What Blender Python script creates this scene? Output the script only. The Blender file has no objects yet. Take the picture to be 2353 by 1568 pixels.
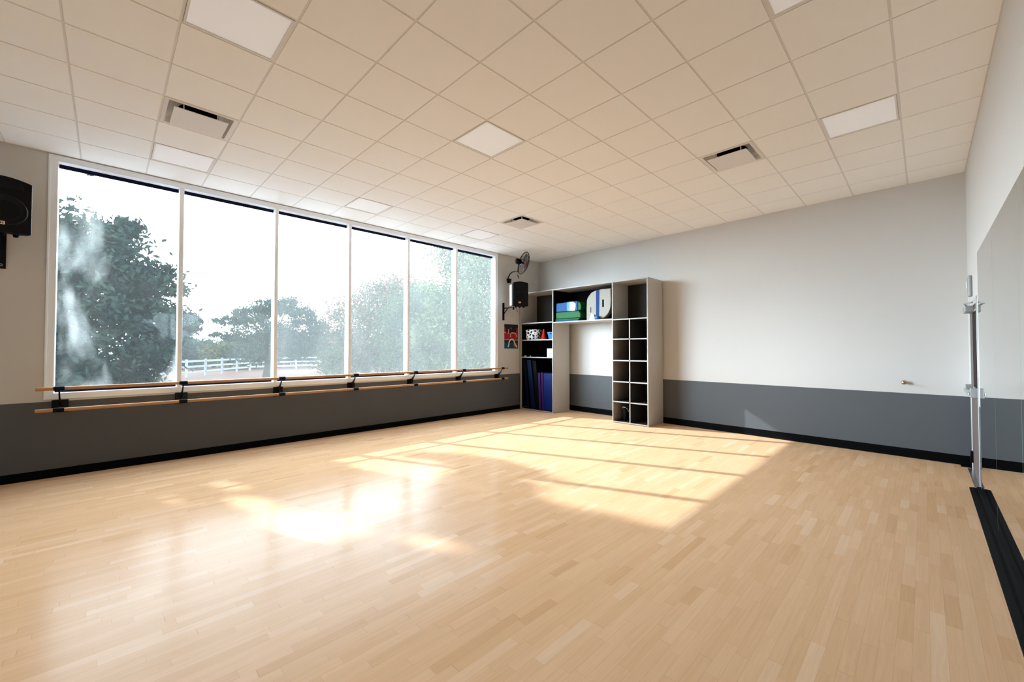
import bpy, math, random
import numpy as np
from mathutils import Vector, Matrix
PI = math.pi
rnd = random.Random(7)
scene = bpy.context.scene
COL = scene.collection

# ------------------------------------------------------------------ helpers
class MB:
    """collects shapes, then links them as ONE mesh object"""
    def __init__(s): s.v = []; s.f = []; s.m = []; s.sm = []
    def add(s, vs, fs, mi=0, M=None, smooth=False):
        n = len(s.v)
        for p in vs:
            p = Vector(p)
            if M is not None: p = M @ p
            s.v.append(p[:])
        for f in fs:
            s.f.append([i + n for i in f]); s.m.append(mi); s.sm.append(smooth)
        return s
    def box(s, x0, x1, y0, y1, z0, z1, mi=0, M=None):
        vs = [(x0,y0,z0),(x1,y0,z0),(x1,y1,z0),(x0,y1,z0),(x0,y0,z1),(x1,y0,z1),(x1,y1,z1),(x0,y1,z1)]
        fs = [(0,3,2,1),(4,5,6,7),(0,1,5,4),(1,2,6,5),(2,3,7,6),(3,0,4,7)]
        return s.add(vs, fs, mi, M)
    def prism(s, pts, h0, h1, axis='z', mi=0, M=None):
        """polygon pts extruded from h0 to h1 along the axis (z: pts=xy, y: pts=xz, x: pts=yz)"""
        def P(a, b, h): return (a,b,h) if axis == 'z' else ((a,h,b) if axis == 'y' else (h,a,b))
        n = len(pts)
        vs = [P(a,b,h0) for a,b in pts] + [P(a,b,h1) for a,b in pts]
        fs = [list(range(n))[::-1], list(range(n,2*n))] + [(i,(i+1)%n,n+(i+1)%n,n+i) for i in range(n)]
        return s.add(vs, fs, mi, M)
    def lathe(s, prof, n=24, mi=0, M=None, smooth=True, cap=True):
        vs = []; fs = []
        for r, z in prof:
            for k in range(n):
                a = 2*PI*k/n; vs.append((r*math.cos(a), r*math.sin(a), z))
        for j in range(len(prof)-1):
            for k in range(n):
                k2 = (k+1) % n
                fs.append((j*n+k, j*n+k2, (j+1)*n+k2, (j+1)*n+k))
        s.add(vs, fs, mi, M, smooth)
        if cap:
            m = len(prof)-1
            s.add([v for v in vs[:n]], [list(range(n))[::-1]], mi, M)
            s.add([v for v in vs[m*n:]], [list(range(n))], mi, M)
        return s
    def tube(s, pts, r, n=10, mi=0, M=None, closed=False):
        pts = [Vector(p) for p in pts]; N = len(pts)
        rs = r if isinstance(r, (list, tuple)) else [r]*N
        vs = []; fs = []; up = None
        for i, p in enumerate(pts):
            if closed: t = pts[(i+1)%N] - pts[i-1]
            else: t = pts[min(i+1,N-1)] - pts[max(i-1,0)]
            t.normalize()
            if up is None:
                up = Vector((0,0,1)) if abs(t.z) < .9 else Vector((1,0,0))
            a = t.cross(up)
            if a.length < 1e-5: a = t.cross(Vector((1,0,0)))
            a.normalize(); b = a.cross(t); up = b
            for k in range(n):
                an = 2*PI*k/n
                vs.append(p + (a*math.cos(an) + b*math.sin(an))*rs[i])
        M_ = N if closed else N-1
        for i in range(M_):
            i2 = (i+1) % N
            for k in range(n):
                k2 = (k+1) % n
                fs.append((i*n+k, i*n+k2, i2*n+k2, i2*n+k))
        s.add(vs, fs, mi, M, True)
        if not closed:
            s.add(vs[:n], [list(range(n))], mi, M); s.add(vs[-n:], [list(range(n))[::-1]], mi, M)
        return s
    def build(s, name, mats, parent=None, bevel=0, loc=None, seg=2):
        me = bpy.data.meshes.new(name); me.from_pydata(s.v, [], s.f)
        if not isinstance(mats, (list, tuple)): mats = [mats]
        for m in mats: me.materials.append(m)
        me.polygons.foreach_set('material_index', s.m)
        me.polygons.foreach_set('use_smooth', s.sm)
        me.validate(); me.update()
        o = bpy.data.objects.new(name, me); COL.objects.link(o)
        if parent is not None: o.parent = parent
        if loc is not None: o.location = loc
        if bevel:
            b = o.modifiers.new('bevel', 'BEVEL'); b.width = bevel; b.segments = seg; b.limit_method = 'ANGLE'; b.angle_limit = math.radians(40)
        return o
def tag(o, label, cat, group=None, kind=None):
    o['label'] = label; o['category'] = cat
    if group: o['group'] = group
    if kind: o['kind'] = kind
    return o
def struct(o, label=None):
    o['kind'] = 'structure'
    if label: o['label'] = label
    return o
def thing(name, label, cat, loc=(0,0,0), rz=0, group=None):
    o = bpy.data.objects.new(name, None); COL.objects.link(o)
    o.location = loc; o.rotation_euler = (0,0,rz); o.empty_display_size = .1
    return tag(o, label, cat, group)
def copy_tree(o, parent=None):
    c = o.copy(); COL.objects.link(c)
    if parent is not None: c.parent = parent
    for ch in o.children: copy_tree(ch, c)
    return c

# ------------------------------------------------------------------ materials
def mat(name, color, rough=.6, metal=0, spec=.5, noise=0, nscale=20, bump=0, bscale=200, coat=0, trans=0):
    m = bpy.data.materials.new(name); m.use_nodes = True
    nt = m.node_tree; b = nt.nodes['Principled BSDF']
    b.inputs['Base Color'].default_value = (*color, 1); b.inputs['Roughness'].default_value = rough
    b.inputs['Metallic'].default_value = metal; b.inputs['Specular IOR Level'].default_value = spec
    b.inputs['Coat Weight'].default_value = coat
    tc = nt.nodes.new('ShaderNodeTexCoord')
    if noise:
        n = nt.nodes.new('ShaderNodeTexNoise'); n.inputs['Scale'].default_value = nscale; n.inputs['Detail'].default_value = 4
        nt.links.new(tc.outputs['Object'], n.inputs['Vector'])
        mx = nt.nodes.new('ShaderNodeMix'); mx.data_type = 'RGBA'
        mx.inputs[6].default_value = (*[c*(1-noise) for c in color], 1); mx.inputs[7].default_value = (*[min(1,c*(1+noise)) for c in color], 1)
        nt.links.new(n.outputs['Fac'], mx.inputs[0]); nt.links.new(mx.outputs[2], b.inputs['Base Color'])
    if bump:
        n2 = nt.nodes.new('ShaderNodeTexNoise'); n2.inputs['Scale'].default_value = bscale; n2.inputs['Detail'].default_value = 3
        nt.links.new(tc.outputs['Object'], n2.inputs['Vector'])
        bp = nt.nodes.new('ShaderNodeBump'); bp.inputs['Strength'].default_value = bump; bp.inputs['Distance'].default_value = .002
        nt.links.new(n2.outputs['Fac'], bp.inputs['Height']); nt.links.new(bp.outputs['Normal'], b.inputs['Normal'])
    return m

PAINT_Z = .92
def wall_paint():
    m = bpy.data.materials.new('two_tone_wall_paint'); m.use_nodes = True
    nt = m.node_tree; b = nt.nodes['Principled BSDF']; L = nt.links
    b.inputs['Roughness'].default_value = .75; b.inputs['Specular IOR Level'].default_value = .25
    tc = nt.nodes.new('ShaderNodeTexCoord'); sx = nt.nodes.new('ShaderNodeSeparateXYZ'); L.new(tc.outputs['Object'], sx.inputs[0])
    gt = nt.nodes.new('ShaderNodeMath'); gt.operation = 'GREATER_THAN'; gt.inputs[1].default_value = PAINT_Z; L.new(sx.outputs['Z'], gt.inputs[0])
    mx = nt.nodes.new('ShaderNodeMix'); mx.data_type = 'RGBA'
    mx.inputs[6].default_value = (.100,.106,.114,1); mx.inputs[7].default_value = (.62,.605,.58,1)
    L.new(gt.outputs[0], mx.inputs[0]); L.new(mx.outputs[2], b.inputs['Base Color'])
    n = nt.nodes.new('ShaderNodeTexNoise'); n.inputs['Scale'].default_value = 150; L.new(tc.outputs['Object'], n.inputs['Vector'])
    bp = nt.nodes.new('ShaderNodeBump'); bp.inputs['Strength'].default_value = .06; bp.inputs['Distance'].default_value = .002
    L.new(n.outputs['Fac'], bp.inputs['Height']); L.new(bp.outputs['Normal'], b.inputs['Normal'])
    return m

def floor_wood():
    m = bpy.data.materials.new('maple_strip_floor'); m.use_nodes = True
    nt = m.node_tree; b = nt.nodes['Principled BSDF']; L = nt.links; N = nt.nodes
    def math_(op, a, b_=None, c=None):
        n = N.new('ShaderNodeMath'); n.operation = op
        for i, v in enumerate((a, b_, c)):
            if v is None: continue
            if isinstance(v, (int, float)): n.inputs[i].default_value = v
            else: L.new(v, n.inputs[i])
        return n.outputs[0]
    tc = N.new('ShaderNodeTexCoord'); sx = N.new('ShaderNodeSeparateXYZ'); L.new(tc.outputs['Object'], sx.inputs[0])
    W = .064
    u = math_('DIVIDE', sx.outputs['X'], W); row = math_('FLOOR', u); fu = math_('FRACT', u)
    wn = N.new('ShaderNodeTexWhiteNoise'); wn.noise_dimensions = '1D'; L.new(row, wn.inputs['W'])
    r1 = wn.outputs['Value']
    ln = math_('MULTIPLY_ADD', r1, .28, .32)
    off = math_('MULTIPLY', r1, 37.7)
    v = math_('ADD', math_('DIVIDE', sx.outputs['Y'], ln), off)
    # unequal board lengths: bend the coordinate before cutting it into boards
    v = math_('ADD', v, math_('MULTIPLY', math_('SINE', math_('MULTIPLY', v, 2.3)), .22))
    pid = math_('FLOOR', v); fv = math_('FRACT', v)
    cb = N.new('ShaderNodeCombineXYZ'); L.new(row, cb.inputs[0]); L.new(pid, cb.inputs[1])
    w2 = N.new('ShaderNodeTexWhiteNoise'); w2.noise_dimensions = '3D'; L.new(cb.outputs[0], w2.inputs['Vector'])
    rp = N.new('ShaderNodeValToRGB'); cr = rp.color_ramp
    stops = [(0,(.65,.385,.205)),(.07,(.70,.43,.24)),(.5,(.72,.448,.258)),(.90,(.74,.468,.275)),(1,(.77,.52,.33))]
    cr.elements[0].position = 0; cr.elements[0].color = (*stops[0][1],1); cr.elements[1].position = 1; cr.elements[1].color = (*stops[-1][1],1)
    for p, c in stops[1:-1]:
        e = cr.elements.new(p); e.color = (*c,1)
    L.new(w2.outputs['Value'], rp.inputs[0])
    # grain
    mp = N.new('ShaderNodeCombineXYZ')
    L.new(math_('MULTIPLY', sx.outputs['X'], 60), mp.inputs[0]); L.new(math_('MULTIPLY', sx.outputs['Y'], 2.2), mp.inputs[1]); L.new(math_('MULTIPLY', w2.outputs['Value'], 31), mp.inputs[2])
    gn = N.new('ShaderNodeTexNoise'); gn.inputs['Scale'].default_value = 1; gn.inputs['Detail'].default_value = 6; gn.inputs['Roughness'].default_value = .6; gn.inputs['Distortion'].default_value = .8
    L.new(mp.outputs[0], gn.inputs['Vector'])
    g2 = N.new('ShaderNodeMapRange'); g2.inputs[1].default_value = .3; g2.inputs[2].default_value = .75; g2.inputs[3].default_value = .93; g2.inputs[4].default_value = 1.05
    L.new(gn.outputs['Fac'], g2.inputs[0])
    # seams
    e1 = math_('MINIMUM', fu, math_('SUBTRACT', 1, fu)); s1 = math_('LESS_THAN', e1, .010)
    e2 = math_('MULTIPLY', math_('MINIMUM', fv, math_('SUBTRACT', 1, fv)), ln); s2 = math_('LESS_THAN', e2, .0009)
    seam = math_('MULTIPLY_ADD', math_('MAXIMUM', s1, s2), -.22, 1)
    vm = N.new('ShaderNodeVectorMath'); vm.operation = 'SCALE'; L.new(rp.outputs[0], vm.inputs[0]); L.new(math_('MULTIPLY', g2.outputs[0], seam), vm.inputs['Scale'])
    L.new(vm.outputs[0], b.inputs['Base Color'])
    # long, faint unevenness of the varnish
    rn = N.new('ShaderNodeTexNoise'); rn.inputs['Scale'].default_value = 1.2; rn.inputs['Detail'].default_value = 3; L.new(tc.outputs['Object'], rn.inputs['Vector'])
    rr = N.new('ShaderNodeMapRange'); rr.inputs[3].default_value = .17; rr.inputs[4].default_value = .23; L.new(rn.outputs['Fac'], rr.inputs[0])
    b.inputs['Roughness'].default_value = .6; b.inputs['Specular IOR Level'].default_value = 0
    gs = N.new('ShaderNodeBsdfGlossy'); L.new(rr.outputs[0], gs.inputs['Roughness']); gs.inputs[0].default_value = (1,1,1,1)
    fz = N.new('ShaderNodeFresnel'); fz.inputs['IOR'].default_value = 1.45
    ms = N.new('ShaderNodeMixShader'); L.new(math_('MULTIPLY_ADD', fz.outputs[0], .115, .008), ms.inputs[0])
    L.new(b.outputs[0], ms.inputs[1]); L.new(gs.outputs[0], ms.inputs[2]); L.new(ms.outputs[0], N['Material Output'].inputs[0])
    bp = N.new('ShaderNodeBump'); bp.inputs['Strength'].default_value = .05; bp.inputs['Distance'].default_value = .001
    L.new(gn.outputs['Fac'], bp.inputs['Height']); L.new(bp.outputs['Normal'], b.inputs['Normal'])
    return m

def glass_mat(name, haze, streak, lo, hi, scale=1.1, tint=(.93,.97,.97)):
    """window glass; outdoor haze and glare painted in as a translucent film, plus dirt streaks"""
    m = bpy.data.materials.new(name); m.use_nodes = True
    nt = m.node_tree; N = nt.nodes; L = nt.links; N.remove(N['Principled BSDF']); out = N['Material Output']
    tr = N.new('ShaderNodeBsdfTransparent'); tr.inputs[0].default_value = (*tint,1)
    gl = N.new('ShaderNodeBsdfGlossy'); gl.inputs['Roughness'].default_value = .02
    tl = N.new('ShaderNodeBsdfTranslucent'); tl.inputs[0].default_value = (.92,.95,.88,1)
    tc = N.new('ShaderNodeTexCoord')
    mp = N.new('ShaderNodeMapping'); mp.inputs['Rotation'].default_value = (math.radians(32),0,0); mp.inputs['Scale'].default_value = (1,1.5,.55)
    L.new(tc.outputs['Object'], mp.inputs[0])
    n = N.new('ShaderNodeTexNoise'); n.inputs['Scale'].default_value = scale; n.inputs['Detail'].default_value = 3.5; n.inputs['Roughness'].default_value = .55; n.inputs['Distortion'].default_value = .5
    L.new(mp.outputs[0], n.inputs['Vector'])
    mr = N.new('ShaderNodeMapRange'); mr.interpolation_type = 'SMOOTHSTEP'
    mr.inputs[1].default_value = lo; mr.inputs[2].default_value = hi; mr.inputs[3].default_value = haze; mr.inputs[4].default_value = haze+streak
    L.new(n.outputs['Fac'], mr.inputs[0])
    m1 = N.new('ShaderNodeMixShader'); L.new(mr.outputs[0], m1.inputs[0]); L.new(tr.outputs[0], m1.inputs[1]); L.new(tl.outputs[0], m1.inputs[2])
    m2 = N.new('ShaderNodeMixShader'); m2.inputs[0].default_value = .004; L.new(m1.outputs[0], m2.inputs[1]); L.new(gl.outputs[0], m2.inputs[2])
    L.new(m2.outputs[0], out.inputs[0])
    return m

def leaf_mat(name, c1, c2, trans=.25):
    m = bpy.data.materials.new(name); m.use_nodes = True
    nt = m.node_tree; N = nt.nodes; L = nt.links; N.remove(N['Principled BSDF']); out = N['Material Output']
    tc = N.new('ShaderNodeTexCoord'); n = N.new('ShaderNodeTexNoise'); n.inputs['Scale'].default_value = 1.3; n.inputs['Detail'].default_value = 5
    L.new(tc.outputs['Object'], n.inputs['Vector'])
    mx = N.new('ShaderNodeMix'); mx.data_type = 'RGBA'; mx.inputs[6].default_value = (*c1,1); mx.inputs[7].default_value = (*c2,1)
    mr = N.new('ShaderNodeMapRange'); mr.inputs[1].default_value = .35; mr.inputs[2].default_value = .65; L.new(n.outputs['Fac'], mr.inputs[0]); L.new(mr.outputs[0], mx.inputs[0])
    d = N.new('ShaderNodeBsdfDiffuse'); t = N.new('ShaderNodeBsdfTranslucent'); L.new(mx.outputs[2], d.inputs[0]); L.new(mx.outputs[2], t.inputs[0])
    ms = N.new('ShaderNodeMixShader'); ms.inputs[0].default_value = trans; L.new(d.outputs[0], ms.inputs[1]); L.new(t.outputs[0], ms.inputs[2])
    L.new(ms.outputs[0], out.inputs[0]); return m

def basket_mat():
    m = bpy.data.materials.new('black_white_branch_print'); m.use_nodes = True
    nt = m.node_tree; N = nt.nodes; L = nt.links; b = N['Principled BSDF']
    tc = N.new('ShaderNodeTexCoord'); v = N.new('ShaderNodeTexVoronoi'); v.feature = 'DISTANCE_TO_EDGE'; v.inputs['Scale'].default_value = 14
    L.new(tc.outputs['Object'], v.inputs['Vector'])
    lt = N.new('ShaderNodeMath'); lt.operation = 'LESS_THAN'; lt.inputs[1].default_value = .13; L.new(v.outputs['Distance'], lt.inputs[0])
    mx = N.new('ShaderNodeMix'); mx.data_type = 'RGBA'; mx.inputs[6].default_value = (.01,.01,.01,1); mx.inputs[7].default_value = (.85,.83,.78,1)
    L.new(lt.outputs[0], mx.inputs[0]); L.new(mx.outputs[2], b.inputs['Base Color']); b.inputs['Roughness'].default_value = .8
    return m

def emis(name, c, s):
    m = bpy.data.materials.new(name); m.use_nodes = True; b = m.node_tree.nodes['Principled BSDF']
    b.inputs['Base Color'].default_value = (.8,.8,.8,1); b.inputs['Emission Color'].default_value = (*c,1); b.inputs['Emission Strength'].default_value = s
    return m

M = dict(
    wall=wall_paint(), wood=floor_wood(),
    tile=mat('ceiling_tile', (.92,.925,.915), .9, spec=.1, noise=.015, nscale=3, bump=.15, bscale=260),
    grid=mat('ceiling_grid_paint', (.74,.73,.70), .5),
    frame=mat('white_window_frame', (.90,.95,1.0), .3),
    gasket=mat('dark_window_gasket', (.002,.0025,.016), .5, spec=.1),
    rubber=mat('black_rubber_base', (.0016,.0016,.002), .7, spec=.06),
    black=mat('black_plastic', (.0016,.0016,.0018), .5, spec=.12, noise=.1),
    blackmetal=mat('black_powder_coat', (.002,.002,.0026), .45, spec=.15),
    bluish=mat('window_sheen_paint', (.50,.60,.68), .3),  # window light on the speaker's black side, painted as a pale colour
    barre=mat('varnished_beech', (.50,.25,.095), .35, noise=.12, nscale=9),
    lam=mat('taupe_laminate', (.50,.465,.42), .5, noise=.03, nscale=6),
    lamin=mat('shaded_laminate_inside', (.026,.019,.014), .6, spec=.2, noise=.04, nscale=6),  # taupe laminate with the shade inside the shelving painted into its colour
    lamshade=mat('deep_shade_laminate', (.002,.002,.0023), .8, spec=.05, noise=.04, nscale=6),  # same laminate, deeper painted shade for the darkest bays
    lamedge=mat('pale_edge_banding', (.36,.33,.295), .45),
    diffuser=emis('light_panel_diffuser', (.92,.95,1), .03),
    vent=mat('vent_white_enamel', (.76,.74,.71), .4),
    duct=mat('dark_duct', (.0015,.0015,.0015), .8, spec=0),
    blue=mat('blue_vinyl', (.003,.07,.25), .5, spec=.2, noise=.05, nscale=5), green=mat('green_vinyl', (.006,.11,.02), .5, spec=.2, noise=.05, nscale=5),
    navy=mat('navy_vinyl', (.0015,.0035,.017), .5, spec=.15, noise=.08, nscale=6), royal=mat('royal_blue_vinyl', (.0015,.009,.085), .5, spec=.15, noise=.05, nscale=6),
    blackv=mat('black_vinyl', (.0015,.0015,.0018), .6, spec=.1, noise=.08, nscale=6), purple=mat('purple_vinyl', (.034,.008,.08), .5, spec=.15, noise=.05, nscale=6),
    beige=mat('beige_board', (.27,.24,.185), .5, noise=.03, nscale=8), white=mat('white_plastic', (.8,.8,.8), .4),
    darkstrap=mat('blue_strap_fabric', (.002,.035,.16), .6, spec=.2),
    red=mat('orange_red_plastic', (.48,.015,.006), .4), binblue=mat('bright_blue_plastic', (.008,.13,.34), .4),
    card=mat('pale_cardboard', (.62,.60,.57), .7, noise=.06, nscale=10), basket=basket_mat(),
    chrome=mat('brushed_steel', (.62,.62,.62), .25, metal=1), brass=mat('aged_brass', (.55,.42,.22), .25, metal=1),
    mirror=mat('mirror_silver', (.85,.88,.86), .015, metal=1), mirroredge=mat('mirror_glass_edge', (.42,.56,.50), .2),
    greypl=mat('grey_plastic_cover', (.33,.34,.34), .4), doorp=mat('taupe_door_paint', (.15,.115,.105), .6, spec=.2), doorf=mat('pale_door_frame_paint', (.55,.56,.56), .4),
    lite=mat('dark_red_door_glass', (.010,.001,.0015), .5, spec=.05), redp=mat('poster_red_ink', (.36,.004,.008), .5), blackp=mat('poster_black_ink', (.006,.006,.010), .5),
    bluep=mat('poster_blue_ink', (.003,.06,.15), .5), pink=mat('poster_pink_ink', (.80,.42,.36), .5), cream=mat('poster_cream_ink', (.70,.72,.50), .5), orange=mat('poster_orange_ink', (.55,.10,.03), .5),
    gold=mat('gold_badge', (.75,.55,.22), .35, metal=.4), fanblade=mat('smoky_grey_fan_blade', (.11,.105,.10), .35),
    bark=mat('grey_bark', (.02,.018,.016), .9, spec=0, noise=.3, nscale=6), fieldm=mat('dry_field', (.080,.054,.046), .95, spec=0, noise=.12, nscale=.6),
    pathm=mat('pale_gravel', (.090,.067,.059), .95, spec=0, noise=.08, nscale=2), fencem=mat('white_fence_paint', (.13,.13,.137), .6, spec=0),
    canopy=mat('white_canopy', (.14,.14,.147), .6, spec=0), stucco=mat('outside_stucco', (.2,.2,.2), .8), dkblue=mat('dark_blue_paint', (.006,.009,.018), .6, spec=0),
)
leafA = leaf_mat('oak_leaves', (.005,.009,.010), (.015,.022,.016))
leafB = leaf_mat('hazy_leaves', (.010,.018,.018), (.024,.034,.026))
leafC = leaf_mat('autumn_leaves', (.016,.024,.018), (.060,.040,.028))
leafD = leaf_mat('bright_leaves', (.012,.020,.016), (.045,.058,.028), .4)
leafE = leaf_mat('shrub_leaves', (.014,.018,.010), (.050,.044,.020))

# ------------------------------------------------------------------ room numbers (metres; camera stands at the origin, eye 1.5585)
XW = -7.479; XR = .42; CEIL = 3.953; YB = -3.5
TILT = .036
def yback(x): return 8.205 - TILT*(x - XR)
YC = [-.485 + 1.224*k for k in range(7)]     # mullion centres
SILL, HEAD = .945, 3.925

# floor
f = MB().box(XW-.15, XR+.15, YB-.1, 8.7, -.12, 0).build('floor', M['wood']); struct(f, 'maple strip floor with a satin varnish')
# window wall
w = MB()
w.box(XW-.2, XW, YB-.1, 8.75, 0, SILL)
w.box(XW-.2, XW, YB-.1, YC[0]-.035, SILL, CEIL+.25)
w.box(XW-.2, XW, YC[6]+.035, 8.75, SILL, CEIL+.25)
w.box(XW-.2, XW, YC[0]-.035, YC[6]+.035, HEAD+.015, CEIL+.25)
struct(w.build('wall_left', M['wall']), 'window wall, off-white above a charcoal painted band')
# back wall (slightly out of square)
b = MB(); x0, x1 = XW-.2, XR+.3
b.add([(x0,yback(x0),0),(x1,yback(x1),0),(x1,yback(x1)+.2,0),(x0,yback(x0)+.2,0),(x0,yback(x0),CEIL+.25),(x1,yback(x1),CEIL+.25),(x1,yback(x1)+.2,CEIL+.25),(x0,yback(x0)+.2,CEIL+.25)],
      [(0,3,2,1),(4,5,6,7),(0,1,5,4),(1,2,6,5),(2,3,7,6),(3,0,4,7)])
struct(b.build('wall_back', M['wall']), 'back wall, off-white above a grey painted band')
D0, D1, DZ = 6.93, 7.95, 2.13
r = MB(); r.box(XR, XR+.2, YB-.1, D0, 0, CEIL+.25); r.box(XR, XR+.2, D1, 8.6, 0, CEIL+.25); r.box(XR, XR+.2, D0, D1, DZ, CEIL+.25)
struct(r.build('wall_right', M['wall']), 'right wall carrying the mirrors and the door')
struct(MB().box(XW-.2, XR+.2, YB-.2, YB, 0, CEIL+.25).build('wall_front', M['wall']), 'wall behind the camera')

# ceiling: lay-in tiles on a grid
GX0, GY0, S = -1.054+.305, -.2606, .61
LIGHTS = [(-6.545,.655),(-6.545,3.095),(-6.545,5.535),(-3.495,.655),(-3.495,3.095),(-.445,3.095),(-.445,5.535)]
VENTS = [(-5.325,.655),(-5.325,5.535),(-1.665,5.535)]
def is_special(cx, cy): return any(abs(cx-a) < .2 and abs(cy-b) < .2 for a, b in LIGHTS+VENTS)
c = MB(); c.box(XW-.2, XR+.2, YB-.2, 8.85, CEIL+.16, CEIL+.3)
nx0, nx1 = -12, 2; ny0, ny1 = -6, 14
xs = [GX0 + S*i for i in range(nx0, nx1+1)]; ys = [GY0 + S*j for j in range(ny0, ny1+1)]
for i in range(nx0-1, nx1+1):
    for j in range(ny0-1, ny1+1):
        a0, a1 = max(GX0+S*i, XW), min(GX0+S*(i+1), XR); b0, b1 = max(GY0+S*j, YB), min(GY0+S*(j+1), 8.7)
        if a1-a0 < .03 or b1-b0 < .03: continue
        if is_special((a0+a1)/2, (b0+b1)/2): continue
        g = .0085
        c.box(a0+g, a1-g, b0+g, b1-g, CEIL, CEIL+.016)
ceil = struct(c.build('ceiling', M['tile']), 'ceiling of square lay-in tiles')
g = MB(); hw = .012
for x in xs:
    if XW+.02 < x < XR-.02: g.box(x-hw, x+hw, YB, 8.7, CEIL+.004, CEIL+.03)
for y in ys:
    g.box(XW, XR, y-hw, y+hw, CEIL+.0045, CEIL+.0295)
g.box(XR-.018, XR, YB, 8.4, CEIL+.003, CEIL+.02); g.box(XW, XW+.018, YB, 8.6, CEIL+.003, CEIL+.02)
g.build('ceiling_grid', M['grid'], ceil)

# base boards: black rubber cove
def cove(name, p0, p1, n, h, lab):
    p0 = Vector(p0); p1 = Vector(p1); n = Vector(n).normalized()
    prof = [(0,0),(.022,0),(.020,.004),(.010,.016),(.006,.03),(.006,h-.004),(.003,h),(0,h)]
    vs = []; m = len(prof)
    for p in (p0, p1):
        for d, z in prof: vs.append((p.x+n.x*d, p.y+n.y*d, z))
    fs = [list(range(m))[::-1], list(range(m,2*m))] + [(k,(k+1)%m,m+(k+1)%m,m+k) for k in range(m)]
    return struct(MB().add(vs, fs).build(name, M['rubber']), lab)
cove('baseboard_left', (XW,YB,0), (XW,yback(XW),0), (1,0,0), .10, 'black cove base under the window')
cove('baseboard_back', (XW,yback(XW),0), (XR,yback(XR),0), (-TILT,-1,0), .125, 'black cove base along the back wall')
rb = MB(); rb.box(XR-.012, XR, 8.0, yback(XR)-.01, 0, .125); rb.box(XR-.10, XR, 8.06, yback(XR)-.012, 0, .02)
struct(rb.build('baseboard_corner', M['rubber'], bevel=.004), 'short black base in the corner by the door')
# wide low rubber base under the mirrors
prof = [(XR,0),(XR-.088,0),(XR-.086,.008),(XR-.05,.014),(XR-.042,.010),(XR-.034,.010),(XR-.03,.024),(XR-.004,.028),(XR,.028)]
struct(MB().prism(prof, YB, 6.90, 'y').build('baseboard_right', M['rubber']), 'wide black rubber base under the mirrors')

# ------------------------------------------------------------------ windows
fr = MB(); XO = XW-.155
for k, y in enumerate(YC):
    wd = .027 if 0 < k < 6 else .034
    fr.box(XO, XW+.004, y-wd, y+wd, SILL, HEAD)
fr.box(XO, XW+.006, YC[0]-.03, YC[6]+.03, SILL, SILL+.075)
fr.box(XO, XW+.006, YC[0]-.03, YC[6]+.03, HEAD-.055, HEAD)
fr.box(XW-.02, XW+.012, YC[0]-.048, YC[0]-.028, SILL, HEAD+.015); fr.box(XW-.02, XW+.012, YC[6]+.028, YC[6]+.048, SILL, HEAD+.015)
fr.box(XW-.02, XW+.014, YC[0]-.048, YC[6]+.048, HEAD-.004, HEAD+.016)
struct(fr.build('trim_1', M['frame'], bevel=.003), 'white aluminium frame and mullions of the window wall')
glassp = [(.0075,.085,.50,.70),(.018,.008,.45,.7),(.030,.008,.45,.7),(.030,.008,.45,.7),(.030,.008,.45,.7),(.030,.008,.45,.7)]  # per pane: painted haze veil, streak amount, noise range
names = ['leftmost pane with cloudy streaks', 'second pane from the left', 'third pane from the left', 'fourth pane from the left', 'fifth pane from the left', 'rightmost pane beside the corner']
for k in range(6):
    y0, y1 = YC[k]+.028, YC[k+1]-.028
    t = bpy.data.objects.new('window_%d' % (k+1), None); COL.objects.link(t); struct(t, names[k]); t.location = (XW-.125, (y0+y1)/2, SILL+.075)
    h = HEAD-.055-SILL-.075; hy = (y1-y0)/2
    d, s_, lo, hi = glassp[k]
    MB().box(-.004,.004,-hy,hy,0,h).build('pane', glass_mat('painted_haze_glass_%d' % (k+1), d, s_, lo, hi, 1.15), t)
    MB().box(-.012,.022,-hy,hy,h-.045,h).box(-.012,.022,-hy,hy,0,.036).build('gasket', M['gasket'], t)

# ------------------------------------------------------------------ ceiling fittings
lab = {(-6.545,.655):'flat square ceiling light above the left end of the window', (-6.545,3.095):'flat square ceiling light above the third window pane', (-6.545,5.535):'faint flat square ceiling light near the corner fan',
       (-3.495,.655):'large flat square ceiling light at top left of the room', (-3.495,3.095):'flat square ceiling light in the middle of the ceiling', (-.445,3.095):'flat square ceiling light cut by the top of the view', (-.445,5.535):'flat square ceiling light beside the mirror wall'}
lp = None
for x, y in LIGHTS:
    if lp is None:
        lp = thing('ceiling_light', lab[(x,y)], 'ceiling light', (x,y,CEIL), 0, 'square lights in the ceiling grid')
        q = MB(); e = .292; i_ = .276
        for bx in [(-e,-i_,-e,e),(i_,e,-e,e),(-i_,i_,-e,-i_),(-i_,i_,i_,e)]: q.box(*bx, -.002, .03)
        q.build('light_frame', M['grid'], lp)
        MB().box(-i_, i_, -i_, i_, .004, .02).build('diffuser', M['diffuser'], lp)
        o = lp
    else:
        o = copy_tree(lp); o.location = (x,y,CEIL)
    o['label'] = lab[(x,y)]
vl = {0:'white square air vent with a hanging plate near the window', 1:'white square air vent nearest the corner fan', 2:'white square air vent with a hanging plate right of centre'}
vp = None
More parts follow.
